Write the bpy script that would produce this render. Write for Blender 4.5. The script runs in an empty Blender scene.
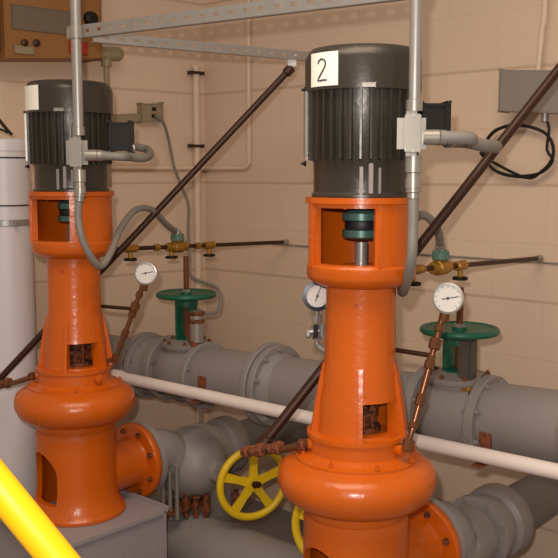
import bpy, bmesh, math, random
from mathutils import Vector, Matrix
random.seed(7)
C = bpy.context.scene.collection
PI = math.pi
F = 900.0; PITCH = math.atan(104/900); EYE = Vector((0, 0, 1.5))
# ------------------------------------------------------------------ camera
cd = bpy.data.cameras.new('camera'); cam = bpy.data.objects.new('camera', cd); C.objects.link(cam)
cam.location = EYE; cam.rotation_euler = (PI/2-PITCH, 0, 0)
cd.sensor_width = 36; cd.lens = F/558*36; cd.clip_start = .02
bpy.context.scene.camera = cam
def at(px, py, Y):
    """point at world depth Y seen at that place of the photograph"""
    d = Vector(((px-279)/F, -(py-279)/F, -1)); d = cam.rotation_euler.to_matrix() @ d
    return EYE + d*(Y/d.y)
U = Vector((.668, .744, 0)); V = Vector((.744, -.668, 0)); Z = Vector((0, 0, 1))
P1 = Vector((-.672, 2.93, 0)); P2 = Vector((.199, 2.17, 0))
CORNER = Vector((-.349, 4.25, 0)); WL = Vector((-.769, -.639, 0)).normalized(); WN = Vector((.639, -.769, 0)).normalized()
def on_back(px, py, off=0):
    n = 2.929-off
    k = (px-279)/F; return at(px, py, n/(.744+.668*k))
def on_left(px, py, off=0):
    k = at(px, py, 1).x
    c = CORNER+WN*off
    # c.x+WL.x t = k (c.y+WL.y t)
    t = (k*c.y-c.x)/(WL.x-k*WL.y); return at(px, py, c.y+WL.y*t)
# ------------------------------------------------------------------ materials
def lin(c):
    return tuple(((x/255)/12.92 if x/255 <= .04045 else ((x/255+.055)/1.055)**2.4) for x in c)+(1,)
def mat(name, rgb, rough=.45, metal=0, var=.12, scale=9, bump=.0, spots=None, coat=0, spec=.5):
    m = bpy.data.materials.new(name); m.use_nodes = True; nt = m.node_tree; N = nt.nodes; L = nt.links
    b = N['Principled BSDF']; b.inputs['Roughness'].default_value = rough; b.inputs['Metallic'].default_value = metal
    b.inputs['Coat Weight'].default_value = coat; b.inputs['Specular IOR Level'].default_value = spec
    tc = N.new('ShaderNodeTexCoord'); no = N.new('ShaderNodeTexNoise'); no.inputs['Scale'].default_value = scale
    no.inputs['Detail'].default_value = 6; L.new(tc.outputs['Object'], no.inputs['Vector'])
    c = lin(rgb); mx = N.new('ShaderNodeMix'); mx.data_type = 'RGBA'
    mx.inputs['A'].default_value = tuple(x*(1-var) for x in c[:3])+(1,)
    mx.inputs['B'].default_value = tuple(min(1, x*(1+var)) for x in c[:3])+(1,)
    L.new(no.outputs['Fac'], mx.inputs['Factor']); out = mx.outputs['Result']
    if spots:
        n2 = N.new('ShaderNodeTexNoise'); n2.inputs['Scale'].default_value = spots[1]; n2.inputs['Detail'].default_value = 8
        L.new(tc.outputs['Object'], n2.inputs['Vector'])
        r = N.new('ShaderNodeMapRange'); r.inputs['From Min'].default_value = spots[2]; r.inputs['From Max'].default_value = spots[2]+.06
        L.new(n2.outputs['Fac'], r.inputs['Value'])
        m2 = N.new('ShaderNodeMix'); m2.data_type = 'RGBA'; L.new(r.outputs['Result'], m2.inputs['Factor'])
        L.new(out, m2.inputs['A']); m2.inputs['B'].default_value = lin(spots[0]); out = m2.outputs['Result']
    L.new(out, b.inputs['Base Color'])
    if bump:
        bp = N.new('ShaderNodeBump'); bp.inputs['Strength'].default_value = bump; bp.inputs['Distance'].default_value = .004
        n3 = N.new('ShaderNodeTexNoise'); n3.inputs['Scale'].default_value = 60; L.new(tc.outputs['Object'], n3.inputs['Vector'])
        L.new(n3.outputs['Fac'], bp.inputs['Height']); L.new(bp.outputs['Normal'], b.inputs['Normal'])
    return m
ORANGE = mat('orange_enamel', (198, 90, 10), .27, var=.10, scale=7, bump=.25, spots=((150, 48, 12), 22, .70))
RUSTY = mat('rusted_iron', (120, 62, 30), .75, var=.35, scale=60, spots=((60, 32, 20), 70, .52))
BLACK = mat('motor_enamel', (62, 56, 48), .32, var=.12, metal=.25, bump=.15)
DARK = mat('dark_plastic', (30, 24, 20), .5, spec=.25)
GREYP = mat('grey_pipe_paint', (142, 133, 129), .48, var=.10, scale=6, bump=.2)
DKGREY = mat('dark_grey_pipe_paint', (112, 106, 102), .5, var=.1)
GREYM = mat('galvanised_steel', (165, 160, 155), .38, metal=.55, var=.12, scale=30)
FLEX = mat('grey_flexible_sheath', (128, 122, 114), .5)
ALU = mat('cast_aluminium', (160, 153, 144), .35, metal=.5)
BROWN = mat('brown_oxidised_copper', (64, 36, 22), .42, metal=.35, var=.3, scale=25)
COPPER = mat('bright_copper', (122, 78, 48), .28, metal=.6, var=.3, scale=30)
BRASS = mat('brass', (170, 125, 50), .35, metal=.6, var=.25, scale=40)
GREEN = mat('green_valve_paint', (16, 92, 66), .38, var=.15)
COILG = mat('grey_green_coil', (88, 122, 100), .5)
YEL = mat('yellow_wheel_paint', (226, 186, 20), .4, var=.1)
YRAIL = mat('yellow_rail_paint', (240, 178, 8), .4, var=.04)
PVC = mat('white_plastic_pipe', (226, 212, 204), .4, var=.04)
TANK = mat('white_lacquer', (222, 214, 214), .4, var=.04)
WHITE = mat('white_label', (250, 248, 236), .5, var=.0)
INK = mat('grey_ink', (60, 60, 62), .6)
CABB = mat('brown_cabinet_paint', (146, 98, 48), .5, var=.08)
CABD = mat('dark_cabinet_paint', (84, 42, 18), .6)
CABG = mat('grey_vent_screen', (112, 96, 80), .6, var=.25, scale=120)
RED = mat('red_plastic', (176, 46, 26), .5)
GBOX = mat('grey_box_enamel', (140, 130, 120), .55, var=.03)
PADM = mat('painted_concrete', (150, 140, 142), .7, var=.08, bump=.3)
FLOORM = mat('grey_floor_paint', (132, 124, 120), .45, var=.12, scale=3)
WPAINT = mat('wall_coloured_paint', (222, 196, 170), .5, var=.03)
TANFIT = mat('tan_fitting', (150, 132, 104), .55)
COUPM = mat('green_grey_coupling', (84, 118, 108), .35, metal=.3)
RUBBER = mat('dark_rubber', (30, 28, 34), .5)
DIAL = mat('dial_face', (220, 212, 205), .5, var=.02)
NAVY = mat('dark_blue_case', (20, 20, 44), .35)
def wallmat():
    m = bpy.data.materials.new('painted_block_wall'); m.use_nodes = True; nt = m.node_tree; N = nt.nodes; L = nt.links
    b = N['Principled BSDF']; b.inputs['Roughness'].default_value = .6
    tc = N.new('ShaderNodeTexCoord'); sp = N.new('ShaderNodeSeparateXYZ'); cb = N.new('ShaderNodeCombineXYZ')
    L.new(tc.outputs['Object'], sp.inputs[0]); L.new(sp.outputs['X'], cb.inputs['X'])
    ad = N.new('ShaderNodeMath'); ad.operation = 'ADD'; ad.inputs[1].default_value = -.044+.004; L.new(sp.outputs['Z'], ad.inputs[0]); L.new(ad.outputs[0], cb.inputs['Y'])
    br = N.new('ShaderNodeTexBrick'); br.inputs['Scale'].default_value = 1; br.inputs['Brick Width'].default_value = .406
    br.inputs['Row Height'].default_value = .203; br.inputs['Mortar Size'].default_value = .0045; br.inputs['Mortar Smooth'].default_value = .6
    br.offset = .5
    a = lin((222, 194, 168))
    br.inputs['Color1'].default_value = a; br.inputs['Color2'].default_value = lin((219, 191, 165)); br.inputs['Mortar'].default_value = lin((217, 188, 162))
    L.new(cb.outputs[0], br.inputs['Vector'])
    no = N.new('ShaderNodeTexNoise'); no.inputs['Scale'].default_value = 2.2; L.new(tc.outputs['Object'], no.inputs['Vector'])
    mr = N.new('ShaderNodeMapRange'); mr.inputs['To Min'].default_value = .94; mr.inputs['To Max'].default_value = 1.05; L.new(no.outputs['Fac'], mr.inputs['Value'])
    mu = N.new('ShaderNodeMix'); mu.data_type = 'RGBA'; mu.blend_type = 'MULTIPLY'; mu.inputs['Factor'].default_value = 1
    # deeper tooled bed joints every second course
    m1 = N.new('ShaderNodeMath'); m1.operation = 'ADD'; m1.inputs[1].default_value = -1.465+.203+.406*6; L.new(sp.outputs['Z'], m1.inputs[0])
    m2 = N.new('ShaderNodeMath'); m2.operation = 'MODULO'; m2.inputs[1].default_value = .406; L.new(m1.outputs[0], m2.inputs[0])
    m3 = N.new('ShaderNodeMath'); m3.operation = 'SUBTRACT'; m3.inputs[1].default_value = .203; L.new(m2.outputs[0], m3.inputs[0])
    m4 = N.new('ShaderNodeMath'); m4.operation = 'ABSOLUTE'; L.new(m3.outputs[0], m4.inputs[0])
    m5 = N.new('ShaderNodeMapRange'); m5.inputs['From Min'].default_value = .002; m5.inputs['From Max'].default_value = .008
    m5.inputs['To Min'].default_value = .6; m5.inputs['To Max'].default_value = 0; L.new(m4.outputs[0], m5.inputs['Value'])
    m6 = N.new('ShaderNodeMix'); m6.data_type = 'RGBA'; L.new(m5.outputs['Result'], m6.inputs['Factor']); L.new(br.outputs['Color'], m6.inputs['A']); m6.inputs['B'].default_value = lin((184, 154, 128))
    L.new(m6.outputs['Result'], mu.inputs['A']); L.new(mr.outputs['Result'], mu.inputs['B']); L.new(mu.outputs['Result'], b.inputs['Base Color'])
    bp = N.new('ShaderNodeBump'); bp.inputs['Strength'].default_value = .15; bp.inputs['Distance'].default_value = .003; bp.invert = True
    L.new(br.outputs['Fac'], bp.inputs['Height'])
    n2 = N.new('ShaderNodeTexNoise'); n2.inputs['Scale'].default_value = 90; L.new(tc.outputs['Object'], n2.inputs['Vector'])
    b2 = N.new('ShaderNodeBump'); b2.inputs['Strength'].default_value = .2; b2.inputs['Distance'].default_value = .002
    L.new(n2.outputs['Fac'], b2.inputs['Height']); L.new(bp.outputs['Normal'], b2.inputs['Normal']); L.new(b2.outputs['Normal'], b.inputs['Normal'])
    return m
WALL = wallmat()
# ------------------------------------------------------------------ mesh helpers
def frame(d):
    d = d.normalized(); a = Z if abs(d.z) < .95 else Vector((1, 0, 0))
    x = a.cross(d).normalized(); y = d.cross(x); return x, y, d
class MB:
    def __init__(s): s.bm = bmesh.new()
    def ring(s, c, x, y, r, n): return [s.bm.verts.new(c+x*(r*math.cos(2*PI*i/n))+y*(r*math.sin(2*PI*i/n))) for i in range(n)]
    def skin(s, rings, caps=True, closed=False):
        n = len(rings[0]); R = rings+([rings[0]] if closed else [])
        for a, b in zip(R, R[1:]):
            for i in range(n): s.bm.faces.new((a[i], a[(i+1) % n], b[(i+1) % n], b[i]))
        if caps and not closed:
            s.bm.faces.new(rings[0][::-1]); s.bm.faces.new(rings[-1])
    def lathe(s, prof, c=Vector((0, 0, 0)), d=Z, n=48):
        """solid of revolution; prof = [(radius, distance along d)], closed with caps"""
        x, y, d = frame(d); s.skin([s.ring(c+d*h, x, y, max(r, 1e-4), n) for r, h in prof]); return s
    def cyl(s, a, b, r, n=20, r2=None):
        d = b-a; return s.lathe([(r, 0), (r if r2 is None else r2, d.length)], a, d, n)
    def tube(s, pts, r, n=12, smooth=True, step=.012, ripple=0, closed=False):
        P = [Vector(p) for p in pts]
        if smooth and len(P) > 2:
            Q = []
            m = len(P)
            for i in range(m if closed else m-1):
                if closed: p0, p1, p2, p3 = P[i-1], P[i], P[(i+1) % m], P[(i+2) % m]
                else: p0, p1, p2, p3 = P[max(i-1, 0)], P[i], P[i+1], P[min(i+2, m-1)]
                k = max(2, int((p2-p1).length/step))
                for j in range(k):
                    t = j/k; Q.append(.5*((2*p1)+(p2-p0)*t+(2*p0-5*p1+4*p2-p3)*t*t+(3*p1-p0-3*p2+p3)*t**3))
            if not closed: Q.append(P[-1])
            P = Q
        elif ripple:
            k = max(2, int((P[1]-P[0]).length/step)); P = [P[0].lerp(P[-1], j/k) for j in range(k+1)]
        rings = []; x = None
        m = len(P)
        for i, p in enumerate(P):
            if closed: t = (P[(i+1) % m]-P[i-1]).normalized()
            else: t = (P[min(i+1, m-1)]-P[max(i-1, 0)]).normalized()
            if x is None: x = frame(t)[0]
            x = (x-t*x.dot(t)).normalized(); y = t.cross(x)
            rr = r[min(int(i*len(r)/m), len(r)-1)] if isinstance(r, (list, tuple)) else r
            if ripple and i % 2: rr *= 1-ripple
            rings.append(s.ring(p, x, y, rr, n))
        s.skin(rings, True, closed); return s
    def torus(s, c, d, R, r, n=48, k=12):
        x, y, d = frame(d); return s.tube([c+x*(R*math.cos(2*PI*i/n))+y*(R*math.sin(2*PI*i/n)) for i in range(n)], r, k, False, closed=True)
    def box(s, c, ax, ay, az, bev=0):
        """ax, ay, az are full-size edge vectors"""
        g = bmesh.ops.create_cube(s.bm, size=1)['verts']
        M = Matrix((ax, ay, az)).transposed()
        for v in g: v.co = c+M @ v.co
        if bev:
            e = list({e for v in g for e in v.link_edges})
            bmesh.ops.bevel(s.bm, geom=e, offset=bev, segments=2, affect='EDGES')
        return s
    def xbox(s, c, sx, sy, sz, ang=0, bev=0):
        a = Vector((math.cos(ang), math.sin(ang), 0)); b = Vector((-math.sin(ang), math.cos(ang), 0)); return s.box(c, a*sx, b*sy, Z*sz, bev)
    def ball(s, c, r, n=16):
        g = bmesh.ops.create_uvsphere(s.bm, u_segments=n, v_segments=n//2, radius=r)['verts']
        for v in g: v.co += c
        return s
    def poly(s, pts, thick):
        """closed prism: polygon pts extruded by vector thick"""
        a = [s.bm.verts.new(p) for p in pts]; b = [s.bm.verts.new(p+thick) for p in pts]; n = len(a)
        s.bm.faces.new(a); s.bm.faces.new(b[::-1])
        for i in range(n): s.bm.faces.new((a[i], b[i], b[(i+1) % n], a[(i+1) % n]))
        return s
def mesh_of(name, bm, sharp=38):
    bmesh.ops.recalc_face_normals(bm, faces=bm.faces)
    for f in bm.faces: f.smooth = True
    for e in bm.edges:
        if len(e.link_faces) == 2 and e.calc_face_angle(0) > math.radians(sharp): e.smooth = False
    me = bpy.data.meshes.new(name); bm.to_mesh(me); bm.free(); return me
def obj(name, mb, m, parent=None, label=None):
    me = mesh_of(name, mb.bm); o = bpy.data.objects.new(name, me); C.objects.link(o); me.materials.append(m)
    if parent is not None:
        w = Vector(parent.get('_w', (0, 0, 0)))
        me.transform(Matrix.Translation(-w)); o.parent = parent; o['_w'] = list(w)
    else:
        lo = [min(v.co[i] for v in me.vertices) for i in range(3)]; hi = [max(v.co[i] for v in me.vertices) for i in range(3)]
        w = Vector(((lo[0]+hi[0])/2, (lo[1]+hi[1])/2, lo[2])); me.transform(Matrix.Translation(-w)); o.location = w; o['_w'] = list(w)
    if label: o['label'] = label
    return o
def each(name, mb, m, parent, label=None):
    """every loose island of mb becomes a part of its own"""
    bm = mb.bm; bm.verts.index_update(); seen = set(); out = []
    for v in list(bm.verts):
        if v in seen: continue
        st = [v]; isl = []; seen.add(v)
        while st:
            a = st.pop(); isl.append(a)
            for e in a.link_edges:
                b = e.other_vert(a)
                if b not in seen: seen.add(b); st.append(b)
        nb = MB(); mp = {a: nb.bm.verts.new(a.co) for a in isl}; fs = set(f for a in isl for f in a.link_faces)
        for f in fs: nb.bm.faces.new([mp[a] for a in f.verts])
        out.append(obj(name, nb, m, parent, label))
    bm.free(); return out
def cut(o, cutters):
    """subtract solids from a mesh object for good; the cutters are removed again"""
    for mb in cutters:
        me = mesh_of('cutter', mb.bm); me.transform(Matrix.Translation(-Vector(o['_w'])))
        c = bpy.data.objects.new('cutter', me); C.objects.link(c)
        if o.parent: c.parent = o.parent
        else: c.location = o.location
        md = o.modifiers.new('b', 'BOOLEAN'); md.object = c; md.operation = 'DIFFERENCE'; md.solver = 'EXACT'
        bpy.context.view_layer.update()
        dg = bpy.context.evaluated_depsgraph_get(); new = bpy.data.meshes.new_from_object(o.evaluated_get(dg))
        o.modifiers.clear(); o.data = new; bpy.data.objects.remove(c)
    bm = bmesh.new(); bm.from_mesh(o.data)
    for e in bm.edges: e.smooth = not (len(e.link_faces) == 2 and e.calc_face_angle(0) > math.radians(38))
    bm.to_mesh(o.data); bm.free()
def tag(o, label, cat, group=None, kind=None):
    o['label'] = label; o['category'] = cat
    if group: o['group'] = group
    if kind: o['kind'] = kind
    return o
def thing(name, loc, label, cat, group=None):
    o = bpy.data.objects.new(name, None); C.objects.link(o); o.location = loc; o['_w'] = list(loc); o.empty_display_size = .05
    return tag(o, label, cat, group)
def az(a):  # unit vector, angle from the -Y side turning towards +X, degrees
    a = math.radians(a); return Vector((math.sin(a), -math.cos(a), 0))
def hexbolt(mb, c, d, r=.008, h=.008):
    mb.lathe([(r, 0), (r, h), (r*.55, h), (r*.55, h+.006)], c, d, 6); return mb
# ------------------------------------------------------------------ the setting
def wall(name, a, d, nrm, length, z1=3.0):
    """a wall slab whose own x axis runs along d from a; nrm points into the room"""
    bm = bmesh.new(); o = bpy.data.objects.new(name, bpy.data.meshes.new(name)); C.objects.link(o)
    mb = MB(); mb.box(Vector((length/2, 0, z1/2)), Vector((length, 0, 0)), Vector((0, .12, 0)), Vector((0, 0, z1)))
    o.data = mesh_of(name, mb.bm); o.data.materials.append(WALL)
    o.location = a-nrm*.06; o.rotation_euler = (0, 0, math.atan2(d.y, d.x)); o['kind'] = 'structure'; return o
NB = -U  # into the room from back wall
wall('wall_back', CORNER-V*.12, V, NB, 4.6)
wall('wall_left', CORNER+WL*3.6, -WL, WN, 3.6)
fl = MB(); fl.poly([CORNER+Vector((0, 0, -.1))-V*.12+U*.0, CORNER+V*4.5+Vector((0, 0, -.1)), CORNER+V*4.5-U*5+Vector((0, 0, -.1)), CORNER+WL*3.6-U*3.5+Vector((0, 0, -.1)), CORNER+WL*3.6+Vector((0, 0, -.1))], Vector((0, 0, .1)))
o = obj('floor', fl, FLOORM); o['kind'] = 'structure'

# concrete pads
for P, lab in ((P1, 'pale grey concrete plinth under the left orange pump, beside the yellow rail'), (P2, 'pale grey concrete plinth under the right orange pump')):
    tag(obj('concrete_plinth', MB().box(P-U*.02+Z*.189, U*.42, V*.42, Z*.378, .012), PADM), lab, 'plinth', 'pump plinths')

# ------------------------------------------------------------------ pumps
PZ = .38
def curved_plate(c, r, a0, a1, z0, z1, t=.002, n=14):
    mb = MB(); pts = []
    inn = [c+az(a0+(a1-a0)*i/n)*r for i in range(n+1)]; out = [c+az(a0+(a1-a0)*i/n)*(r+t) for i in range(n+1)]
    mb.poly([p+Z*z0 for p in inn+out[::-1]], Z*(z1-z0)); return mb
def wedge(c, r0, r1, a0, a1, z0, z1, n=10):
    mb = MB()
    inn = [c+az(a0+(a1-a0)*i/n)*r0 for i in range(n+1)]; out = [c+az(a0+(a1-a0)*i/n)*r1 for i in range(n+1)]
    mb.poly([p+Z*z0 for p in inn+out[::-1]], Z*(z1-z0)); return mb
def make_pump(P, label, digit):
    t = thing('vertical_pump', P+Z*PZ, label, 'pump', 'orange vertical pumps')
    # base skirt with arched opening, hollow
    b = MB().lathe([(.160, PZ), (.160, PZ+.010), (.148, PZ+.024), (.136, PZ+.06), (.132, PZ+.10), (.131, .64), (.131, .655), (.128, .664), (.128, .668), (.10, .668), (.112, .62), (.118, PZ+.06), (.120, PZ)], P+Vector((-.007, 0, 0)))
    # close ring: caps of the lathe are replaced by the inner wall
    bm = b.bm; bm.faces.ensure_lookup_table(); fs = [f for f in bm.faces if len(f.verts) > 10]
    bmesh.ops.delete(bm, geom=fs, context='FACES_ONLY')
    e = [e for e in bm.edges if len(e.link_faces) == 1]; bmesh.ops.bridge_loops(bm, edges=e)
    base = obj('pump_base', b, ORANGE, t)
    d = az(-52); s = Z.cross(d).normalized()
    pts = []
    w, zb, zt = .074, PZ+.055, .528
    pts = [P+s*w+Z*zb] + [P+s*(w*math.cos(q))+Z*(zt+w*math.sin(q)) for q in [PI*i/14 for i in range(15)]] + [P-s*w+Z*zb]
    c1 = MB().poly(pts, d*.3)
    cut(base, [c1])
    obj('inner_flue', MB().lathe([(.05, PZ), (.05, .70)], P, n=24), ORANGE, t)
    # volute
    vol = MB().lathe([(.10, .655), (.122, .662), (.128, .67), (.128, .69), (.14, .695), (.165, .703), (.186, .720), (.196, .743), (.197, .763), (.191, .784), (.175, .799), (.155, .806), (.152, .808), (.152, .814), (.134, .818), (.128, .824), (.120, .828), (.118, .862), (.124, .864), (.124, .874), (.112, .876), (.07, .876)], P+Vector((-.006, 0, 0)), n=64)
    casing = obj('volute_casing', vol, ORANGE, t)
    bb = MB()
    for i in range(8):
        hexbolt(bb, P+az(i*45+12)*.142+Z*.816, Z, .007, .007)
    each('casing_bolt', bb, ORANGE, casing)
    # lower bracket with window
    lb = MB().lathe([(.076, .872), (.106, .872), (.102, .90), (.099, .958), (.093, .99), (.0915, 1.03), (.0865, 1.06), (.085, 1.20), (.085, 1.235), (.07, 1.235)], P, n=64)
    bm = lb.bm; fs = [f for f in bm.faces if len(f.verts) > 10]; bmesh.ops.delete(bm, geom=fs, context='FACES_ONLY')
    e = [e for e in bm.edges if len(e.link_faces) == 1]; bmesh.ops.bridge_loops(bm, edges=e)
    br = obj('pump_column', lb, ORANGE, t)
    cut(br, [wedge(P, .03, .2, -2, 58, .882, .962), wedge(P, .03, .2, 180, 245, .882, .962)])
    g = MB()
    for a in (-4, 62, -84, 100, 176):
        d = az(a); s = Z.cross(d)*.010
        g.poly([P+d*.085+Z*.874-s/2, P+d*.122+Z*.874-s/2, P+d*.114+Z*.93-s/2, P+d*.104+Z*.99-s/2, P+d*.092+Z*1.045-s/2, P+d*.085+Z*1.045-s/2], s)
    each('gusset', g, ORANGE, br)
    obj('gland', MB().lathe([(.030, .87), (.052, .872), (.052, .888), (.030, .89), (.028, .915), (.046, .918), (.046, .93), (.02, .932), (.016, .99)], P, n=24), RUSTY, t, 'rusted gland around the shaft behind the small window')
    gb = MB()
    for a in (10, 45, -30, 100): gb.cyl(P+az(a)*.04+Z*.888, P+az(a)*.04+Z*.95, .005, 8); hexbolt(gb, P+az(a)*.04+Z*.93, Z, .009, .008)
    each('gland_stud', gb, RUSTY, t)
    # lantern
    ln = MB().lathe([(.08, 1.236), (.100, 1.236), (.118, 1.244), (.129, 1.254), (.132, 1.262), (.132, 1.284), (.128, 1.289), (.128, 1.432), (.136, 1.434), (.136, 1.448), (.112, 1.448), (.112, 1.43), (.112, 1.28), (.112, 1.268), (.08, 1.262)], P, n=64)
    bm = ln.bm; fs = [f for f in bm.faces if len(f.verts) > 10]; bmesh.ops.delete(bm, geom=fs, context='FACES_ONLY')
    e = [e for e in bm.edges if len(e.link_faces) == 1]; bmesh.ops.bridge_loops(bm, edges=e)
    la = obj('motor_stool', ln, ORANGE, t)
    cut(la, [wedge(P, .06, .2, -63, 9, 1.293, 1.424)])
    lp = MB()
    for a in (-68, 14):
        d = az(a); s = Z.cross(d)*.008
        lp.box(P+d*.129+Z*1.36, d*.008, s, Z*.145, .002)
    lq = MB()
    for a in range(0, 360, 45):
        hexbolt(lq, P+az(a+22)*.124+Z*1.434, -Z, .007, .006)
    each('stool_rib', lp, ORANGE, la); each('stool_bolt', lq, ORANGE, la)
    obj('stool_floor', MB().lathe([(.02, 1.262), (.112, 1.262), (.112, 1.272), (.05, 1.276), (.05, 1.285), (.02, 1.285)], P, n=40), ORANGE, la)
    # coupling
    cp = obj('coupling', MB().lathe([(.024, 1.347), (.040, 1.349), (.047, 1.353), (.047, 1.369), (.033, 1.372), (.033, 1.390), (.047, 1.393), (.047, 1.409), (.038, 1.413), (.030, 1.42), (.022, 1.434)], P, n=32), COUPM, t, 'dark green shaft coupling seen through the window')
    obj('coupling_insert', MB().lathe([(.040, 1.371), (.041, 1.374), (.041, 1.388), (.040, 1.391)], P, n=32), RUBBER, cp)
    obj('shaft', MB().lathe([(.016, .93), (.016, 1.34)], P, n=20), GREYM, t)
    # motor
    mo = obj('motor', MB().lathe([(.10, 1.449), (.121, 1.449), (.121, 1.455), (.116, 1.46), (.116, 1.528), (.120, 1.535), (.120, 1.70), (.11, 1.705)], P, n=64), BLACK, t)
    fi = MB(); n = 36
    for i in range(n):
        a = i*360/n+3; d = az(a); s = Z.cross(d)
        if 76 < a < 104: continue
        fi.poly([P+d*.117+Z*1.533-s*.0034, P+d*.134+Z*1.536-s*.0022, P+d*.134+Z*1.536+s*.0022, P+d*.117+Z*1.533+s*.0034], Z*.160)
    obj('cooling_fins', fi, BLACK, mo)
    obj('fan_cowl', MB().lathe([(.128, 1.693), (.1375, 1.693), (.1375, 1.764), (.136, 1.772), (.128, 1.786), (.122, 1.791), (.118, 1.792), (.001, 1.792)], P, n=64), BLACK, mo)
    w = MB()
    w.box(P+az(4)*.121+Z*1.492, az(4)*.014, az(94)*.010, Z*.07, .002)
    for a in (-6, 14): w.box(P+az(a)*.119+Z*1.487, az(a)*.012, az(a+90)*.005, Z*.06, .0015)
    each('motor_lug', w, GREYP, mo, 'worn silver lug low on the motor')
    obj('cowl_clip', MB().box(P+az(0)*.139+Z*1.699, az(90)*.030, az(0)*.004, Z*.010, .001), ALU, mo)
    obj('fin_guard', curved_plate(P, .1345, -103, -78, 1.545, 1.695, .006, 6), GREYM, mo)
    gb = MB()
    for z in (1.527, 1.70): hexbolt(gb, P+az(-88)*.134+Z*z, az(-88), .007, .006)
    each('guard_bolt', gb, DARK, mo)
    d = az(93); s = az(3)
    tb = MB().box(P+d*.163+Z*1.622, d*.062, s*.095, Z*.088, .006); tb.box(P+d*.125+Z*1.622, d*.04, s*.07, Z*.07)
    tb.box(P+d*.196+Z*1.622, d*.007, s*.103, Z*.096, .002)
    obj('terminal_box', tb, DARK, mo)
    obj('number_plate', curved_plate(P, .138, -64, -29, 1.700, 1.775, .0012), WHITE, mo, 'white number plate on the fan cowl')
    if digit:  # a handwritten 2, bent round the cowl
        k_ = .88
        pa = [(-.011, .022), (-.009, .029), (-.003, .033), (.004, .032), (.009, .027), (.010, .019), (.006, .009), (-.002, -.004), (-.008, -.013), (-.012, -.021), (-.004, -.021), (.004, -.020), (.013, -.021)]
        dm = MB(); q = []
        for x, z in pa: q.append(P+az(-47+math.degrees(x*1.1/.1395))*.1397+Z*(1.731+z*k_))
        dm.tube(q, .0020, 8, False)
        obj('painted_digit', dm, INK, mo, 'the figure 2 on the number plate')
    # discharge nozzle towards the back wall
    nz = P+Z*.492+U*(.05 if digit else .02)
    k = MB().lathe([(.088, .04), (.084, .14), (.082, .19), (.090, .205), (.131, .207), (.134, .211), (.134, .228), (.131, .232), (.08, .232)], nz, U, 48)
    no = obj('discharge_nozzle', k, ORANGE, t)
    nb = MB()
    for i in range(8):
        a = math.radians(i*45+22.5); x, y, d = frame(U)
        hexbolt(nb, nz+U*.207+x*(.110*math.cos(a))+y*(.110*math.sin(a)), -U, .010, .010)
    each('nozzle_bolt', nb, RUSTY, no)
    # side ports
    pm = MB()
    for a, z in ((-78, .846), (47, .868-.02)):
        pm.lathe([(.014, 0), (.014, .018), (.010, .02)], P+az(a)*.112+Z*z, az(a), 12)
    each('tapped_port', pm, ORANGE, t)
    return t
make_pump(P1, 'orange vertical pump on the left with a blank white plate on its motor', False)
make_pump(P2, 'orange vertical pump in the middle with the figure 2 on its motor', True)

# ------------------------------------------------------------------ discharge lines and yellow valves
def flange(mb, c, d, R, th=.024, n=40):
    mb.lathe([(R-.003, -th/2), (R, -th/2+.003), (R, th/2-.003), (R-.003, th/2)], c, d, n); return mb
def bolts(mb, c, d, R, th, k=8, r=.009):
    x, y, d = frame(d)
    for i in range(k):
        a = 2*PI*(i+.5)/k; p = c+x*R*math.cos(a)+y*R*math.sin(a)
        hexbolt(mb, p+d*th/2, d, r, .008); hexbolt(mb, p-d*th/2, -d, r, .008)
    return mb
for P, lab, g in ((P1, 'grey discharge pipe running from the left pump to the back wall', 0), (P2, 'grey discharge pipe with a wide coupling, from the right pump to the back wall', 1)):
    a = P+Z*.492+U*(.05 if g else .02); b = P+Z*(.428 if g else .445)
    t = thing('discharge_pipe', P+U*.8, lab, 'pipe', 'pump discharge pipes')
    t['_w'] = list(t.location)
    m = MB(); m.lathe([(.07, .235), (.132, .236), (.132, .258), (.095, .262), (.09, .29)], a, U, 40)
    body = MB(); pts = [a+U*.28, a+U*.34+Z*0, b+U*.44, b+U*.56]
    body.tube(pts, [.086, .090, .094, .092], 36)
    obj('inlet_flange', m, GREYP, t)
    obj('check_valve', body, GREYP, t)
    s_ = .73 if g else .70
    cc = b+U*s_; cb = MB().lathe([(.088, -.15), (.112, -.145), (.112, -.12), (.094, -.115), (.094, -.055), (.110, -.045), (.113, -.02), (.113, .012), (.104, .03), (.085, .04)], cc, U, 48)
    obj('pipe_coupling', cb, GREYP, t)
    obj('pipe', MB().cyl(b+U*(s_+.03), b+U*1.188, .076, 40), DKGREY, t)
    fb = MB(); bolts(fb, cc-U*.13, U, .10, .026, 8, .008)
    each('coupling_bolt', fb, GREYP, t)
    # inlet bolts
    st = MB()
    x, y, d = frame(U)
    for i in range(8):
        q = 2*PI*(i+.5)/8; hexbolt(st, a+U*.258+x*.110*math.cos(q)+y*.110*math.sin(q), U, .010, .010)
    each('flange_bolt', st, GREYM, t)

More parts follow.
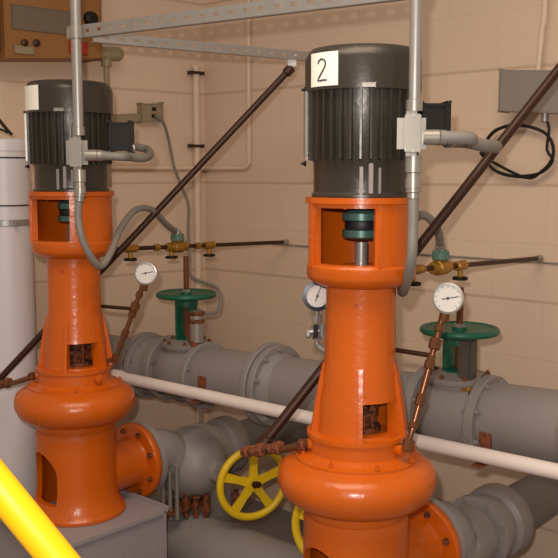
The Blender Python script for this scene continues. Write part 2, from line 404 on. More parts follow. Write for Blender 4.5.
def yellow_valve(c0, wc, label):
    wc = Vector(wc); d = (wc-c0).normalized()
    t = thing('gate_valve', c0, label, 'valve', 'valves with yellow handwheels')
    obj('valve_bonnet', MB().lathe([(.128, -.03), (.134, .0), (.134, .045), (.124, .055), (.112, .09), (.094, .12), (.070, .14), (.045, .152), (.040, .175), (.024, .18)], c0, d, 44), GREYP, t)
    if c0.x > 0: obj('valve_body', MB().lathe([(.08, 0), (.08, .30), (.10, .32), (.11, .40), (.09, .52), (.03, .54)], Vector((c0.x, c0.y, .0)), Z, 32), GREYP, t)
    obj('stem', MB().cyl(c0+d*.17, wc+d*.03, .011, 14), BROWN, t)
    x, y, dd = frame((d+Vector((-.25, -.5, 0))).normalized())
    w = MB(); R = .124
    w.torus(wc, dd, R, .0135, 56, 12)
    w.cyl(wc-dd*.014, wc+dd*.014, .024, 20)
    for i in range(5):
        q = 2*PI*i/5+.3; e = x*math.cos(q)+y*math.sin(q); s = dd.cross(e).normalized()
        w.poly([wc+e*.018-s*.017-dd*.006, wc+e*.06-s*.013-dd*.006, wc+e*R-s*.017-dd*.006, wc+e*R+s*.017-dd*.006, wc+e*.06+s*.013-dd*.006, wc+e*.018+s*.017-dd*.006], dd*.012)
    wh = obj('handwheel', w, YEL, t, 'yellow five spoke handwheel')
    obj('wheel_nut', hexbolt(MB(), wc+dd*.012, dd, .013, .012), BROWN, wh)
WV1 = at(253, 483, 3.08)
yellow_valve(P1+Z*.428+U*.49, WV1, 'grey valve with a yellow handwheel in plain view between the two pumps')
W2 = at(332, 530, 2.66)
yellow_valve(W2+Vector((.15, .30, -.01)), W2, 'grey valve behind the middle pump, its yellow handwheel mostly hidden')

# valve on the left: small stand and studs below
t = thing('pipe_support', P1+U*.50, 'pale support post with rusty studs on the low grey pipe, under the left discharge valve', 'support')
q = at(221, 516, 3.22); 
obj('post', MB().box(Vector((q.x, q.y, .312)), U*.05, V*.045, Z*.136, .003), ALU, t)
obj('foot_plate', MB().box(Vector((q.x, q.y, .248)), U*.07, V*.10, Z*.010, .002), DKGREY, t)
sm = MB()
for px in (163, 170, 177):
    q = at(px, 500, 3.14); sm.cyl(Vector((q.x, q.y, .26)), Vector((q.x, q.y, .46)), .0085, 10)
each('stud', sm, ALU, t)
sm = MB()
for px, h in ((186, .30), (196, .32), (206, .27), (236, .29)):
    q = at(px, 505, 3.2); sm.cyl(Vector((q.x, q.y, .245)), Vector((q.x, q.y, h+.06)), .011, 10); hexbolt(sm, Vector((q.x, q.y, h)), Z, .018, .014)
sm.box(P1+U*.42+V*.03+Z*.285, U*.22, V*.10, Z*.02)
obj('base_bolts', sm, RUSTY, t)

# suction main low behind the plinths
PL = lambda n, s, z: U*n+V*s+Z*z
s1 = P1.dot(V); s2 = P2.dot(V)
t = thing('suction_main', PL(2.2, (s1+s2)/2, 0), 'large grey pipe lying low on the floor behind the plinths', 'pipe')
obj('pipe', MB().cyl(PL(2.2, s1-.45, .125), PL(2.2, s2+.9, .125), .12, 48), GREYP, t)
m = MB()
for s in (s1+.45, s2-.2): m.box(PL(2.2, s, .02), V*.06, U*.30, Z*.04, .004)
each('saddle', m, DKGREY, t)

# ------------------------------------------------------------------ header with green gate valves
HN, HZ, HR = 2.35, .757, .106
V1 = Vector((-.383, 3.46, 0)); V2 = Vector((.560, 2.69, 0))
hv1 = V1.dot(V); hv2 = V2.dot(V)
hz = lambda s: HZ+(s-(hv1+hv2)/2)*.042
t = thing('header_pipe', PL(HN, (hv1+hv2)/2, HZ-HR), 'large grey flanged pipe running level along the back wall behind both pumps', 'pipe')
for a, b in ((hv1-.62, hv1-.11), (hv1+.11, hv2-.12), (hv2+.12, hv2+1.4)):
    obj('pipe', MB().cyl(PL(HN, a, hz(a)), PL(HN, b, hz(b)), HR, 56), GREYP, t)
hs = None
for s, fr in ((hv1+.46, 1), (hv2+.43, 1), (hv1-.24, .9)):
    m = MB(); c = PL(HN, s, hz(s)); flange(m, c-V*.016, V, .150*fr, .026, 56); flange(m, c+V*.016, V, .146*fr, .026, 56)
    m.lathe([(.106, -.07), (.118, -.04), (.122, -.028)], c, V, 48); m.lathe([(.122, .028), (.118, .04), (.106, .07)], c, V, 48)
    f = obj('flange', m, GREYP, t); m = MB(); bolts(m, c, V, .130*fr, .056, 10, .009); each('flange_bolt', m, GREYP, f)
def green_valve(vs, label, kind):
    c = PL(HN, vs, hz(vs))
    t = thing('gate_valve', c-Z*HR, label, 'valve', 'valves with green handwheels')
    m = MB(); flange(m, c-V*.105, V, .130, .03, 48); flange(m, c+V*.105, V, .130, .03, 48)
    m.lathe([(.10, -.10), (.112, -.06), (.124, 0), (.112, .06), (.10, .10)], c, V, 48)
    m.lathe([(.085, 0), (.085, .10)], c, Z, 40)
    obj('valve_body', m, GREYP, t)
    m = MB(); bolts(m, c-V*.105, V, .115, .03, 8, .008); bolts(m, c+V*.105, V, .115, .03, 8, .008); each('body_bolt', m, GREYP, t)
    m = MB(); m.lathe([(.098, .10), (.100, .103), (.100, .118), (.06, .124), (.045, .135)], c, Z, 40); obj('bonnet', m, GREYP, t)
    m = MB()
    for i in range(8): hexbolt(m, c+az(i*45)*.088+Z*.118, Z, .008, .008)
    each('bonnet_bolt', m, RUSTY, t)
    m = MB(); top = 1.015-c.z
    for s in (-1, 1):
        m.box(c+V*(s*.034)+Z*(.125+(top-.125)/2), V*(.022 if s < 0 else .012), U*.045, Z*(top-.125), .003)
    m.lathe([(.046, top-.02), (.046, top), (.026, top+.006), (.022, top+.018)], c, Z, 24); m.lathe([(.05, .12), (.05, .136), (.03, .14)], c, Z, 24)
    yk = obj('yoke', m, GREEN, t, 'green valve yoke')
    if kind == 2: obj('tag', MB().cyl(c-V*.037+U*-.002+Z*.165, c-V*.040-U*.004+Z*.165, .008, 16), WHITE, yk)
    w = MB(); wz = c+Z*(1.037-c.z); w.torus(wz, Z, .109, .0105, 56, 12); w.lathe([(.022, -.014), (.022, .010)], wz, Z, 20)
    w.lathe([(.030, -.006), (.098, .002), (.098, .006), (.03, 0)], wz, Z, 40)
    obj('handwheel', w, GREEN, t, 'green handwheel lying flat')
    obj('stem', MB().cyl(c+Z*.13, c+Z*(1.037-c.z+(.15 if kind == 1 else .13)), .0105, 14), COPPER, t)
    obj('stem_nut', hexbolt(MB(), wz+Z*.008, Z, .017, .012), ALU, t)
    return t, c
t, c = green_valve(hv1, 'grey valve under the smaller, farther green handwheel, left of the middle pump', 1)
a = c+V*.082-U*.022
m = MB().lathe([(.022, .13), (.027, .132), (.027, .25), (.020, .255)], a, Z, 20)
sw = obj('position_switch', m, ALU, t, 'pale cylinder switch with dark bands')
m = MB(); [m.lathe([(.028, z), (.030, z+.002), (.030, z+.014), (.028, z+.016)], a, Z, 20) for z in (.205, .235)]
each('band', m, RUSTY, sw)
m = MB(); m.ball(a+Z*.128-U*.01, .020).ball(a+Z*.118-U*.02+V*.01, .014); m.box(a-V*.028+Z*.18, V*.02, U*.03, Z*.13, .002); obj('switch_base', m, RUSTY, sw)
t, c = green_valve(hv2, 'grey valve under the larger, nearer green handwheel, right of the middle pump', 2)
a = c+V*.050-U*.035
m = MB().box(a+Z*.175, V*.044, U*.045, Z*.13, .006)
sw = obj('position_switch', m, mat('grey_brown_plastic', (84, 74, 66), .5), t, 'dark grey switch box')
m = MB(); m.lathe([(.024, .085), (.032, .09), (.032, .100), (.024, .104)], a-U*.004+V*.01, Z, 20); m.tube([a+Z*.095+V*.0, a+Z*.08+V*.02-U*.03, a+Z*.07+V*.045-U*.02], .005); obj('switch_base', m, BRASS, sw)
m = MB(); m.tube([a+Z*.11-V*.03, a+Z*.085-V*.01-U*.03, a+Z*.05+V*.02-U*.045, a+Z*.10+V*.03-U*.02], .006); m.ball(a+Z*.055+V*.02-U*.035, .015); obj('switch_lead', m, DARK, sw)

# white plastic pipe
A = at(116, 376, 3.30); B = at(559, 472, 2.20); dd = (B-A); A2 = A; B2 = B+dd*.5
t = thing('plastic_pipe', A+dd*.5, 'long straight white plastic pipe sloping across behind the middle pump', 'pipe')
obj('pipe', MB().tube([A2, B2], .0205, 24, False), PVC, t)
obj('end_cap', MB().cyl(A2-dd.normalized()*.012, A2+dd.normalized()*.03, .0245, 24), PVC, t)
for (px, py, Yd, lab) in ((197, 384, 3.13, 'short rusty strap holding the white plastic pipe near the farther valve'), (481, 440, 2.42, 'short rusty strap holding the white plastic pipe near the nearer valve')):
    # the straps hang from the header and carry the plastic pipe
    k = None
    best = min(range(0, 1500), key=lambda i: abs((A2+dd*(i/1000)).x-at(px, py, 1).x*(A2+dd*(i/1000)).y))
    p = A2+dd*(best/1000)
    q = Vector(p); up = .075
    m = MB(); m.box(q+U*.022+Z*.014, V*.034, U*.006, Z*.085); m.box(q+U*.08-Z*.027, V*.034, U*.13, Z*.004)
    m.box(q+Z*-.026, V*.03, U*.05, Z*.004)
    tag(obj('pipe_strap', m, RUSTY), lab, 'bracket', 'rusty pipe straps')
m = MB(); q = at(200, 412, 3.36)
m.cyl(Vector((q.x, q.y, .30)), Vector((q.x, q.y, .66)), .005, 10)
tag(obj('support_rod', m, DKGREY), 'thin dark rod standing under the header pipe, by the farther valve', 'rod')

# ------------------------------------------------------------------ long brown diagonal tubes
def diag(a, b, r, label, ends=True):
    t = thing('diagonal_tube', (a if a.z < b.z else b), label, 'pipe', 'brown diagonal tubes')
    obj('tube', MB().tube([a, b], r, 16, False), BROWN, t)
    d = (b-a).normalized()
    m = MB(); m.lathe([(r*1.15, 0), (r*1.5, .004), (r*1.5, .03), (r*1.15, .034)], a, d, 12); obj('end_fitting', m, BROWN, t)
    m = MB(); m.lathe([(r*1.15, 0), (r*1.5, .004), (r*1.5, .03), (r*1.15, .034)], b-d*.034, d, 12); obj('end_fitting', m, BROWN, t)
    return t
D1a = at(292, 67, 3.22); D1b = at(-6, 385, 3.10)
diag(D1b, D1a, .0115, 'brown diagonal tube rising behind the left pump to the slotted channel')
D2a = at(600, 17, 2.50); D2b = at(261, 447, 2.33)
diag(D2b, D2a, .0135, 'brown diagonal tube rising behind the middle pump to the right edge')

# copper branch at the low left of each pump
def branch(P, join, label, g):
    pt = P+az(-78)*.13+Z*.846
    t = thing('copper_branch', join, label, 'pipe', 'copper branch tubes')
    d = (pt-join).normalized(); far = join-d*.075
    mid = join.lerp(pt, .45)-Z*.006
    obj('tube', MB().tube([far, join, mid, pt], .0095, 12), COPPER, t)
    m = MB(); L = (pt-far).length
    for k, r, w in ((0, .016, .025), (.035, .013, .02), (.07, .019, .028), (.115, .014, .02), (.15, .018, .026), (L-.02, .015, .02)):
        p = far+(join-far).normalized()*k if k < .075 else join+d*(k-.075)
        m.lathe([(r*.7, -w/2), (r, -w/2+.002), (r, w/2-.002), (r*.7, w/2)], p, d, 8)
    each('compression_fitting', m, RUSTY, t)
branch(P2, at(262, 450, 2.30), 'copper tube with knobbly fittings left of the middle pump', 1)
branch(P1, at(-4, 386, 3.06), 'copper tube left of the left pump, against the white tank', 0)

# ------------------------------------------------------------------ copper lines with valves near the lantern
def copper_line(P, label, knobs, sol, z=1.242, off=-.10):
    a = P+U*.12+V*off+Z*z; b = P+U*1.16+V*off+Z*(z-.028)
    t = thing('copper_line', P+U*.6+V*off+Z*z, label, 'pipe', 'level copper lines')
    obj('tube', MB().tube([a, b], .008, 12, False), BROWN, t)
    obj('tube_end', MB().cyl(b-U*.02, b+U*.012, .011, 10), ALU, t)
    L = lambda s: a.lerp(b, (s-.12)/1.01)
    m = MB(); c = L(sol)
    m.lathe([(.012, -.045), (.018, -.043), (.018, -.025), (.024, -.02), (.024, .02), (.018, .025), (.018, .043), (.012, .045)], c, U, 12)
    m.cyl(c, c+Z*.03, .016, 12)
    v = obj('solenoid_valve', m, BRASS, t, 'brass solenoid valve')
    obj('coil', MB().lathe([(.022, .022), (.026, .025), (.026, .045), (.022, .050)], c, Z, 20), COILG, v, 'grey green coil')
    for s, r in knobs:
        c2 = L(s); m = MB(); m.lathe([(.012, -.026), (.015, -.024), (.015, .024), (.012, .026)], c2, U, 10); m.cyl(c2, c2-Z*.038, .008, 10)
        v = obj('stop_valve', m, BRASS, t); h = MB(); h.lathe([(.022, -.044), (.024, -.042), (.024, -.036), (.02, -.034)], c2, Z, 16); obj('knob', h, DARK, v)
    m = MB()
    for s in (sol-.10, sol+.10, sol-.20): m.lathe([(.009, -.012), (.013, -.01), (.013, .01), (.009, .012)], L(s), U, 8)
    each('union_nut', m, BRASS, t)
    return L(sol)
S1 = copper_line(P1, 'level copper line with brass valves between the left pump and the back wall', ((.31, 0), (.50, 0), (.69, 0)), .53)
S2 = copper_line(P2, 'level copper line with brass valves between the middle pump and the back wall', ((.37, 0), (.62, 0)), .51)

# ------------------------------------------------------------------ conduits, boxes and flexible sheaths
def conduit(Q, label, g, zb0, zb1, sc=1.0):
    t = thing('wiring_conduit', Vector((Q.x, Q.y, zb0)), label, 'conduit', 'vertical galvanised conduits')
    zc = (zb0+zb1)/2; h = zb1-zb0
    obj('pipe', MB().cyl(Q+Z*zb1, Q+Z*2.6, .0135 if g else .0155, 20), GREYM, t)
    m = MB(); m.box(Q+Z*zc-Vector((.006, 0, 0)), Vector((.064, 0, 0)), Vector((0, .046, 0)), Z*(h*.84), .020)
    m.lathe([(.019, zb1-h*.12), (.019, zb1+.008), (.014, zb1+.01)], Q, Z, 16); m.lathe([(.014, zb0-.01), (.019, zb0-.008), (.019, zb0+h*.12)], Q, Z, 16)
    m.cyl(Q+Vector((.02, 0, zc-.008)), Q+Vector((.055, 0, zc-.008)), .017, 16)
    b = obj('junction_body', m, ALU, t, 'pale cast junction body')
    m = MB(); m.box(Q+Z*zc+Vector((-.006, -.0235, 0)), Vector((.036, 0, 0)), Vector((0, .006, 0)), Z*(h*.64), .002)
    obj('cover', m, ALU, b)
    m = MB()
    for s in (-1, 1): m.cyl(Q+Z*(zc+s*h*.3)+Vector((-.006, -.024, 0)), Q+Z*(zc+s*h*.3)+Vector((-.006, -.028, 0)), .004, 8)
    each('screw', m, GREYM, b)
    m = MB().lathe([(.012, zb0-.058), (.018, zb0-.055), (.018, zb0-.035), (.016, zb0-.034), (.016, zb0-.022), (.019, zb0-.02), (.019, zb0-.008), (.012, zb0-.006)], Q, Z, 12)
    obj('gland', m, ALU, t)
    return t, Vector((Q.x, Q.y, zb0-.055)), Q+Vector((.055, 0, zc-.008))
Q1 = at(78.5, 130, 2.72); Q1.z = 0
Q2 = at(414, 130, 2.02); Q2.z = 0
t1, b1, r1 = conduit(Q1, 'grey vertical conduit in front of the left pump motor', 0, at(77, 175, 2.72).z, at(77, 130, 2.72).z)
t2, b2, r2 = conduit(Q2, 'grey vertical conduit in front of the middle pump motor, right edge', 1, at(414, 163, 2.02).z, at(414, 104, 2.02).z)
def flex(pts, label, r=.0125):
    t = thing('flexible_conduit', pts[0], label, 'conduit', 'flexible grey conduits')
    obj('sheath', MB().tube(pts, r, 14, True, .0045, .07), FLEX, t)
    for p, q in ((pts[0], pts[1]), (pts[-1], pts[-2])):
        d = (q-p).normalized(); obj('end_gland', MB().lathe([(.010, 0), (.017, .002), (.017, .014), (.0145, .016), (.0145, .028), (.010, .03)], p, d, 10), ALU, t)
    return t
flex([b1+Z*.005, at(78, 215, 2.72), at(82, 238, 2.72), at(91, 257, 2.74), at(101, 266, 2.78), at(111, 252, 2.84), at(121, 228, 2.95), at(136, 210, 3.06), at(152, 210, 3.15), at(166, 224, 3.26), S1+Z*.052], 'flexible grey conduit looping from the left pump conduit to the farther brass valve', .0115)
flex([b2+Z*.005, at(413, 225, 2.02), at(411, 262, 2.03), at(405, 286, 2.12), at(402, 290, 2.25), at(404, 262, 2.42), at(411, 226, 2.46), at(423, 215, 2.50), at(437, 228, 2.54), S2+Z*.052], 'flexible grey conduit hugging the right side of the middle pump', .0125)
TB = lambda P: P+az(93)*.20+Z*1.59
flex([r1, r1+Vector((.07, .0, -.004)), at(130, 157, 2.78), at(144, 158, 2.84), at(150, 154, 2.93), at(146, 149, 3.01), at(134, 147, 2.99), P1+az(93)*.19+Z*1.585], 'flexible grey conduit curling from the left junction body to its motor', .0135)
flex([r2, r2+Vector((.07, .01, -.002)), at(470, 142, 2.09), at(487, 146, 2.14), at(496, 147, 2.21), at(489, 146, 2.28), at(462, 142, 2.29), P2+az(93)*.205+Z*1.58], 'flexible grey conduit curling from the right junction body to its motor', .0155)

# slotted channels
def channel(a, b, hgt, label):
    d = (b-a).normalized(); n = Vector((d.y, -d.x, 0)).normalized()
    if n.y > 0: n = -n
    L = (b-a).length; c = (a+b)/2; w = .0025
    t = thing('slotted_channel', a, label, 'channel', 'slotted steel channels')
    m = MB(); k = hgt*.36
    m.box(c+Z*(hgt/2-k/2), d*L, n*w, Z*k); m.box(c-Z*(hgt/2-k/2), d*L, n*w, Z*k)
    m.box(c+Z*(hgt/2)-n*.010, d*L, n*.022, Z*w); m.box(c-Z*(hgt/2)-n*.010, d*L, n*.022, Z*w)
    x = .0
    while x < L: m.box(a+d*(x+.016), d*.032, n*w, Z*(hgt*.30)); x += .05
    obj('rail', m, GREYM, t)
    return t, n
ca = at(67, 34, 2.765); cb = at(420, -11, 2.05)
ca.z = 1.923; cb.z = 1.910
t, n = channel(ca, cb, .034, 'slotted grey steel channel, the upper one, joining the two vertical conduits')
for Q in (Q1, Q2):
    m = MB(); m.lathe([(.0145, -.018), (.020, -.018), (.020, .018), (.0145, .018)], Vector((Q.x, Q.y, 1.918)), Z, 16); m.box(Vector((Q.x+.0, Q.y+.018, 1.918)), Vector((.05, 0, 0)), Vector((0, .012, 0)), Z*.02); obj('clamp', m, ALU, t)
a = Vector((-.565, 2.80, 1.917)); bq = a+Vector((.705, .45, 0))*1.53; bq.z = 1.912
# end on the wall
t, n = channel(a, bq, .028, 'slotted grey steel channel, the lower one, running back to the wall')
q = a.lerp(bq, .628)
m = MB(); m.box(Vector((D1a.x, D1a.y, D1a.z+.025)), Vector((.03, 0, 0)), Vector((0, .03, 0)), Z*.05, .003); obj('hanger', m, GREYM, t)

# ------------------------------------------------------------------ pressure gauges
def gauge_head(t, c, d, r, rim, nrot, k=.93):
    x, y, dd = frame(d)
    obj('dial_case', MB().lathe([(r*.8, -.022), (r, -.018), (r*1.0, .004), (r*1.06, .006), (r*1.06, .012), (r*k, .013), (r*k, .006), (.002, .006)], c, d, 36), rim, t)
    f = obj('dial', MB().lathe([(r*.92, .005), (r*.92, .0085), (.002, .0085)], c, d, 36), DIAL, t, 'white dial')
    m = MB()
    for i in range(11):
        q = math.radians(-45+27*i); e = x*math.cos(q)+y*math.sin(q); m.box(c+e*r*.80+dd*.0088, e*r*.12, dd.cross(e)*.0012, dd*.0006)
    q = nrot; e = x*math.cos(q)+y*math.sin(q)
    m.box(c+e*r*.15+dd*.0092, e*r*1.1, dd.cross(e)*.0022, dd*.0008); m.cyl(c+dd*.0085, c+dd*.0105, .0035, 12)
    obj('needle', m, INK, f)
def gauge_right(P, label, g, port2):
    port = P+az(47)*.122+Z*.856
    t = thing('pressure_gauge', port, label, 'gauge', 'pressure gauges on copper tubes')
    bot = g-Vector((.012, 0, .044)); d = (bot-port2).normalized()
    obj('tube', MB().tube([P+az(47 if P.x > 0 else 80)*.11+Z*(port2.z-.008), port2, port2+d*.04, bot], .0078, 12, False), COPPER, t)
    gauge_head(t, g, Vector((-.25 if P.x > 0 else -.05, -1, .05)).normalized(), .036, ALU, .2)
    m = MB(); L = (bot-port2).length
    for k, r, w in ((.0, .014, .03), (.05, .011, .016), (L*.35, .012, .03), (L*.62, .013, .022), (L*.66, .010, .02), (L-.07, .015, .028), (L-.03, .012, .02)):
        m.lathe([(r*.7, -w/2), (r, -w/2+.002), (r, w/2-.002), (r*.7, w/2)], port2+d*k, d, 8)
    m.lathe([(.010, 0), (.013, .002), (.013, .02)], g-Vector((.010, 0, .058)), Vector((.2, 0, 1)), 8)
    each('fitting', m, COPPER, t)
    k = port2+d*(L*.69); obj('side_tube', MB().tube([k, Vector((P.x+.075, P.y+.02, k.z+.004))], .006, 10, False), BROWN, t)
gauge_right(P1, 'small round pressure gauge on a copper tube right of the left pump', at(146, 273, 2.91), P1+Vector((.135, -.02, .90)))
gauge_right(P2, 'round pressure gauge on a copper tube right of the middle pump', at(448, 298, 2.15), P2+Vector((.108, -.09, .862)))
g = at(317, 296, 2.27)
t = thing('pressure_gauge', g-Z*.13, 'dark rimmed pressure gauge peeping out left of the middle pump', 'gauge')
gauge_head(t, g, Vector((.05, -1, .08)).normalized(), .036, NAVY, 1.2, .78)
m = MB(); m.cyl(g-Z*.035, g-Z*.125, .007, 12)
m.tube([g-Z*.12, g-Z*.135+Vector((.012, -.01, 0)), g-Z*.14+Vector((.05, -.045, 0))], .008, 12)
obj('tube', m, ALU, t)
m = MB()
for z, r in ((.058, .013), (.085, .016), (.102, .012)): m.lathe([(r, -.009), (r, .009)], g-Z*z, Z, 8)
m.cyl(g+Vector((-.024, -.01, -.092)), g+Vector((.02, -.01, -.085)), .007, 10); m.ball(g+Vector((-.022, -.014, -.098)), .009); m.cyl(g+Vector((.014, -.02, -.10)), g+Vector((.014, -.02, -.07)), .008, 8)
obj('isolating_cock', m, GREYM, t)
m = MB(); m.box(g+Vector((-.004, -.022, -.088)), Vector((.012, 0, .004)), Vector((0, .008, 0)), Z*.034); obj('cock_handle', m, DARK, t)

# ------------------------------------------------------------------ white tank on the left
c = at(8, 300, 3.32); cz = c.copy(); cz.z = 0
t = thing('white_tank', cz, 'tall white cylindrical tank at the left edge behind the left pump', 'tank')
zt = at(10, 139, 3.32).z; R = .095
obj('shell', MB().lathe([(R, 0), (R, zt-.045), (R+.004, zt-.044), (R+.004, zt-.006), (R-.004, zt), (.02, zt+.002)], cz, Z, 48), TANK, t)
m = MB(); zz = at(10, 222, 3.32).z; m.lathe([(R+.001, -.012), (R+.005, -.010), (R+.005, .010), (R+.001, .012)], cz+Z*zz, Z, 48)
m.box(cz+az(35)*(R+.016)+Z*zz, az(35)*.03, az(125)*.012, Z*.022, .002)
obj('steel_strap', m, GREYM, t)
m = MB(); [m.lathe([(R+.0005, -.003), (R+.003, -.002), (R+.003, .002), (R+.0005, .003)], cz+Z*at(10, y, 3.32).z, Z, 48) for y in (158, 205)]; each('hoop', m, INK, t)
m = MB(); m.tube([at(-14, 108, 3.3), at(-4, 116, 3.3), at(4, 126, 3.3), at(12, 135, 3.31)], .006); m.tube([at(-14, 128, 3.3), at(0, 129, 3.3), at(8, 133, 3.3)], .004); obj('top_lead', m, DARK, t)

# ------------------------------------------------------------------ wall things
def wallbox(mb, side, px0, px1, z0, z1, depth, inset=0, bev=.004, py=60):
    """box on a wall between two places, standing out by depth"""
    f = on_left if side == 'L' else on_back; n = WN if side == 'L' else NB
    a = f(px0, py, depth); b = f(px1, py, depth); d = (b-a); L = d.length; d.normalize()
    c = (a+b)/2; c.z = (z0+z1)/2; mb.box(c-n*(depth/2-inset/2), d*L, n*(depth-inset), Z*(z1-z0), bev); return c, d, n
DP = .16
zb = 1.955
t = thing('control_cabinet', on_left(53, 60, .08), 'brown electrical cabinet on the left wall above the left motor', 'cabinet')
m = MB(); c, d, n = wallbox(m, 'L', 5, 102, zb, 2.42, DP); obj('body', m, CABB, t)
def face(px, py): return on_left(px, py, DP)
def plate(px0, px1, py0, py1, th, material, name, label=None):
    a = face(px0, py1); b = face(px1, py1); z1 = face((px0+px1)/2, py0).z; z0 = face((px0+px1)/2, py1).z
    m = MB(); dd = (b-a); dd.z = 0; cc = (a+b)/2; cc.z = (z0+z1)/2
    m.box(cc+n*th/2, dd, n*th, Z*(z1-z0), .002); return obj(name, m, material, t, label)
plate(12, 70, 8, 32, .004, CABG, 'vent_screen', 'grey screened window')
for px in (24, 36):
    p = face(px, 43); obj('latch', MB().lathe([(.012, 0), (.014, .002), (.014, .010), (.008, .014)], p, n, 16), BROWN, t)
plate(14, 33, 46, 54, .006, TANFIT, 'label_holder')
plate(69, 87, 42, 54, .006, RED, 'warning_label', 'red label')
p = face(90, 19); obj('selector_knob', MB().lathe([(.028, 0), (.030, .003), (.026, .022), (.02, .026)], p, n, 20), DARK, t)
m = MB(); wallbox(m, 'L', -60, 3.5, zb+.004, 2.42, DP-.03); tag(obj('wall_cabinet', m, CABD), 'dark brown cabinet edge at the far upper left', 'cabinet')
# tan elbow fitting
t = thing('conduit_elbow', on_left(107, 60, .05), 'tan conduit elbow beside the brown cabinet', 'conduit')
p = on_left(106, 54, .09); q = on_left(117, 54, .09); m = MB(); m.tube([on_left(98, 54, .09), p, q], .029, 16, False); m.ball(q, .0295); m.cyl(p+Z*-.01, p-Z*.05, .022, 16)
obj('elbow', m, TANFIT, t); m = MB(); z = on_left(107, 185, .09).z; m.cyl(p-Z*.04, Vector((p.x, p.y, 1.45)), .012, 16); obj('drop_pipe', m, TANFIT, t)
# socket with cord
t = thing('wall_socket', on_left(148, 121, .03), 'grey wall socket box with a plugged cord, right of the left motor', 'socket')
m = MB(); wallbox(m, 'L', 141, 162, on_left(148, 121, .04).z, on_left(148, 103, .04).z, .04, 0, .005); obj('box', m, TANFIT, t)
m = MB()
for yy in (109, 116):
    p = on_left(154, yy, .041); m.box(p, -WL*.022, WN*.003, Z*.016)
each('outlet', m, DARK, t)
m = MB(); wallbox(m, 'L', 100, 140, on_left(120, 122, .03).z, on_left(120, 114, .03).z, .03, 0, .002); obj('raceway', m, TANFIT, t)
m = MB(); m.tube([on_left(155, 116, .045), on_left(158, 117, .07), on_left(164, 124, .06), on_left(169, 142, .03), on_left(174, 166, .03), at(181, 186, 4.0), at(188, 204, 3.9), at(188, 228, 3.8), at(189, 255, 3.7), at(191, 276, 3.62), PL(HN+.125, hv1+.05, 1.05), PL(HN+.08, hv1+.09, .97), PL(HN-.01, hv1+.085, .975)], .0065, 10)
tag(obj('power_cord', m, FLEX), 'thin grey power cord hanging from the wall socket', 'cord')
# painted conduits on the walls
t = thing('painted_conduit', on_left(196, 350, .02), 'wall-coloured conduit with two dark clips near the corner', 'conduit')
p = on_left(196, 66, .02); m = MB(); m.tube([p+WN*-.015+Z*.0, p+Z*-.005+WN*.0, Vector((p.x, p.y, p.z-.03)), Vector((p.x, p.y, .3))], .016, 16, False); obj('pipe', m, WPAINT, t)
for y in (73, 146): q = on_left(196, y, .022); m = MB(); m.box(q, -WL*.065, WN*.038, Z*.012, .002); each('clip', m, BROWN, t)
t = thing('painted_conduit', on_back(249, 168, .015), 'wall-coloured conduit dropping then turning left, upper middle of the wall', 'conduit')
p = on_back(249, 168, .014); c0 = CORNER.copy(); c0 = CORNER+NB*.014+WN*.014; c0.z = p.z
m = MB(); m.tube([Vector((p.x, p.y, 2.9)), Vector((p.x, p.y, p.z+.02)), p-V*.02, c0+V*.05, c0, c0+WL*.05], .010, 12, False); m.tube([c0+WL*.02, c0+WL*.75], .010, 12, False); obj('pipe', m, WPAINT, t)
# thin line along the back wall
m = MB(); m.tube([on_back(272, 244, .005)-V*.0, on_back(272, 244, .005)+V*1.5], .0035, 8, False)
for v in m.bm.verts: v.co.z = v.co.z*1+0
tag(obj('wall_cable', m, GBOX), 'thin grey cable fixed level along the back wall', 'cable')
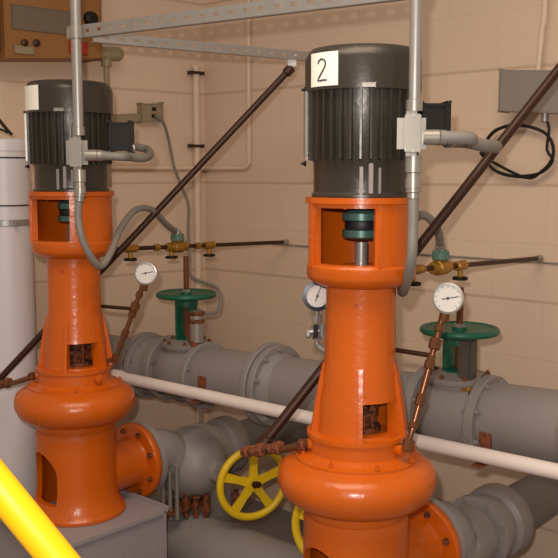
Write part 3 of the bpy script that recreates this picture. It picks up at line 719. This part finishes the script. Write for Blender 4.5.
# grey box with coiled cable
t = thing('junction_box', on_back(535, 112, .05), 'grey electrical box on the back wall at the upper right', 'box')
za, zc = on_back(530, 113, .07).z, on_back(530, 71, .07).z
m = MB(); wallbox(m, 'B', 500, 582, za, zc, .07, 0, .004); obj('body', m, GBOX, t)
m = MB(); wallbox(m, 'B', 501, 581, za+.003, zc-.003, .074, .07, .001); obj('cover', m, GBOX, t)
p = on_back(557, 93, .075); each('screw', MB().cyl(p, p+NB*.004, .006, 10), ALU, t)
p = on_back(545, 113, .035); obj('cable_gland', MB().lathe([(.010, -.03), (.013, -.028), (.013, 0)], p, Z, 12), ALU, t)
m = MB(); a = on_back(538, 72, .02); b = on_back(545, 2, .02); m.tube([a-Z*.01, a.lerp(b, .3), a.lerp(b, .6), b, b+Z*.5], .010, 12, True)
tag(obj('painted_conduit', m, WPAINT), 'wall-coloured conduit rising from the grey box at upper right', 'conduit')
m = MB(); pts = [on_back(545, 118, .035)]
cx, cy = 519, 151
pts += [on_back(549, 128, .035), on_back(547, 150, .03)]
for i in range(0, 27):
    q = math.radians(20+i*30); rx, ry = (36+1.5*math.sin(i), 26+math.sin(i*2)); pts.append(on_back(cx+rx*math.cos(q), cy+ry*math.sin(q), .03+.006*math.sin(i*1.7)))
pts += [on_back(484, 157, .03), on_back(482, 152, .05)]
m.tube(pts, .0052, 8)
tag(obj('coiled_cable', m, DARK), 'dark cable coiled in a ring under the grey box', 'cable')

# yellow rail close to the viewer
a = at(0, 488, 1.0); b = at(57, 558, 1.0); d = (b-a)/(b.z-a.z)
tag(obj('guard_rail', MB().tube([a+d*(1.45-a.z), a+d*(0.0-a.z)], .0205, 28, False), YRAIL), 'bright yellow sloping rail in the lower left foreground', 'rail')

# ------------------------------------------------------------------ light
def light(name, kind, loc, energy, col, **k):
    ld = bpy.data.lights.new(name, kind); ld.energy = energy; ld.color = col
    for a_, b_ in k.items(): setattr(ld, a_, b_)
    o = bpy.data.objects.new(name, ld); C.objects.link(o); o.location = loc; return o
light('camera_flash', 'POINT', (-.05, -.02, 1.60), 78, (1, .95, .90), shadow_soft_size=.018)
o = light('ceiling_lamp', 'AREA', (-.2, 1.2, 2.85), 30, (1, .84, .66), shape='RECTANGLE', size=1.6, size_y=1.2)
w = bpy.data.worlds.new('room_light'); bpy.context.scene.world = w; w.use_nodes = True
w.node_tree.nodes['Background'].inputs[0].default_value = (1, .88, .78, 1); w.node_tree.nodes['Background'].inputs[1].default_value = .27
vs = bpy.context.scene.view_settings; vs.view_transform = 'Standard'; vs.look = 'None'; vs.gamma = 1; vs.exposure = .34; vs.use_curve_mapping = False
for o in bpy.data.objects:
    if '_w' in o: del o['_w']
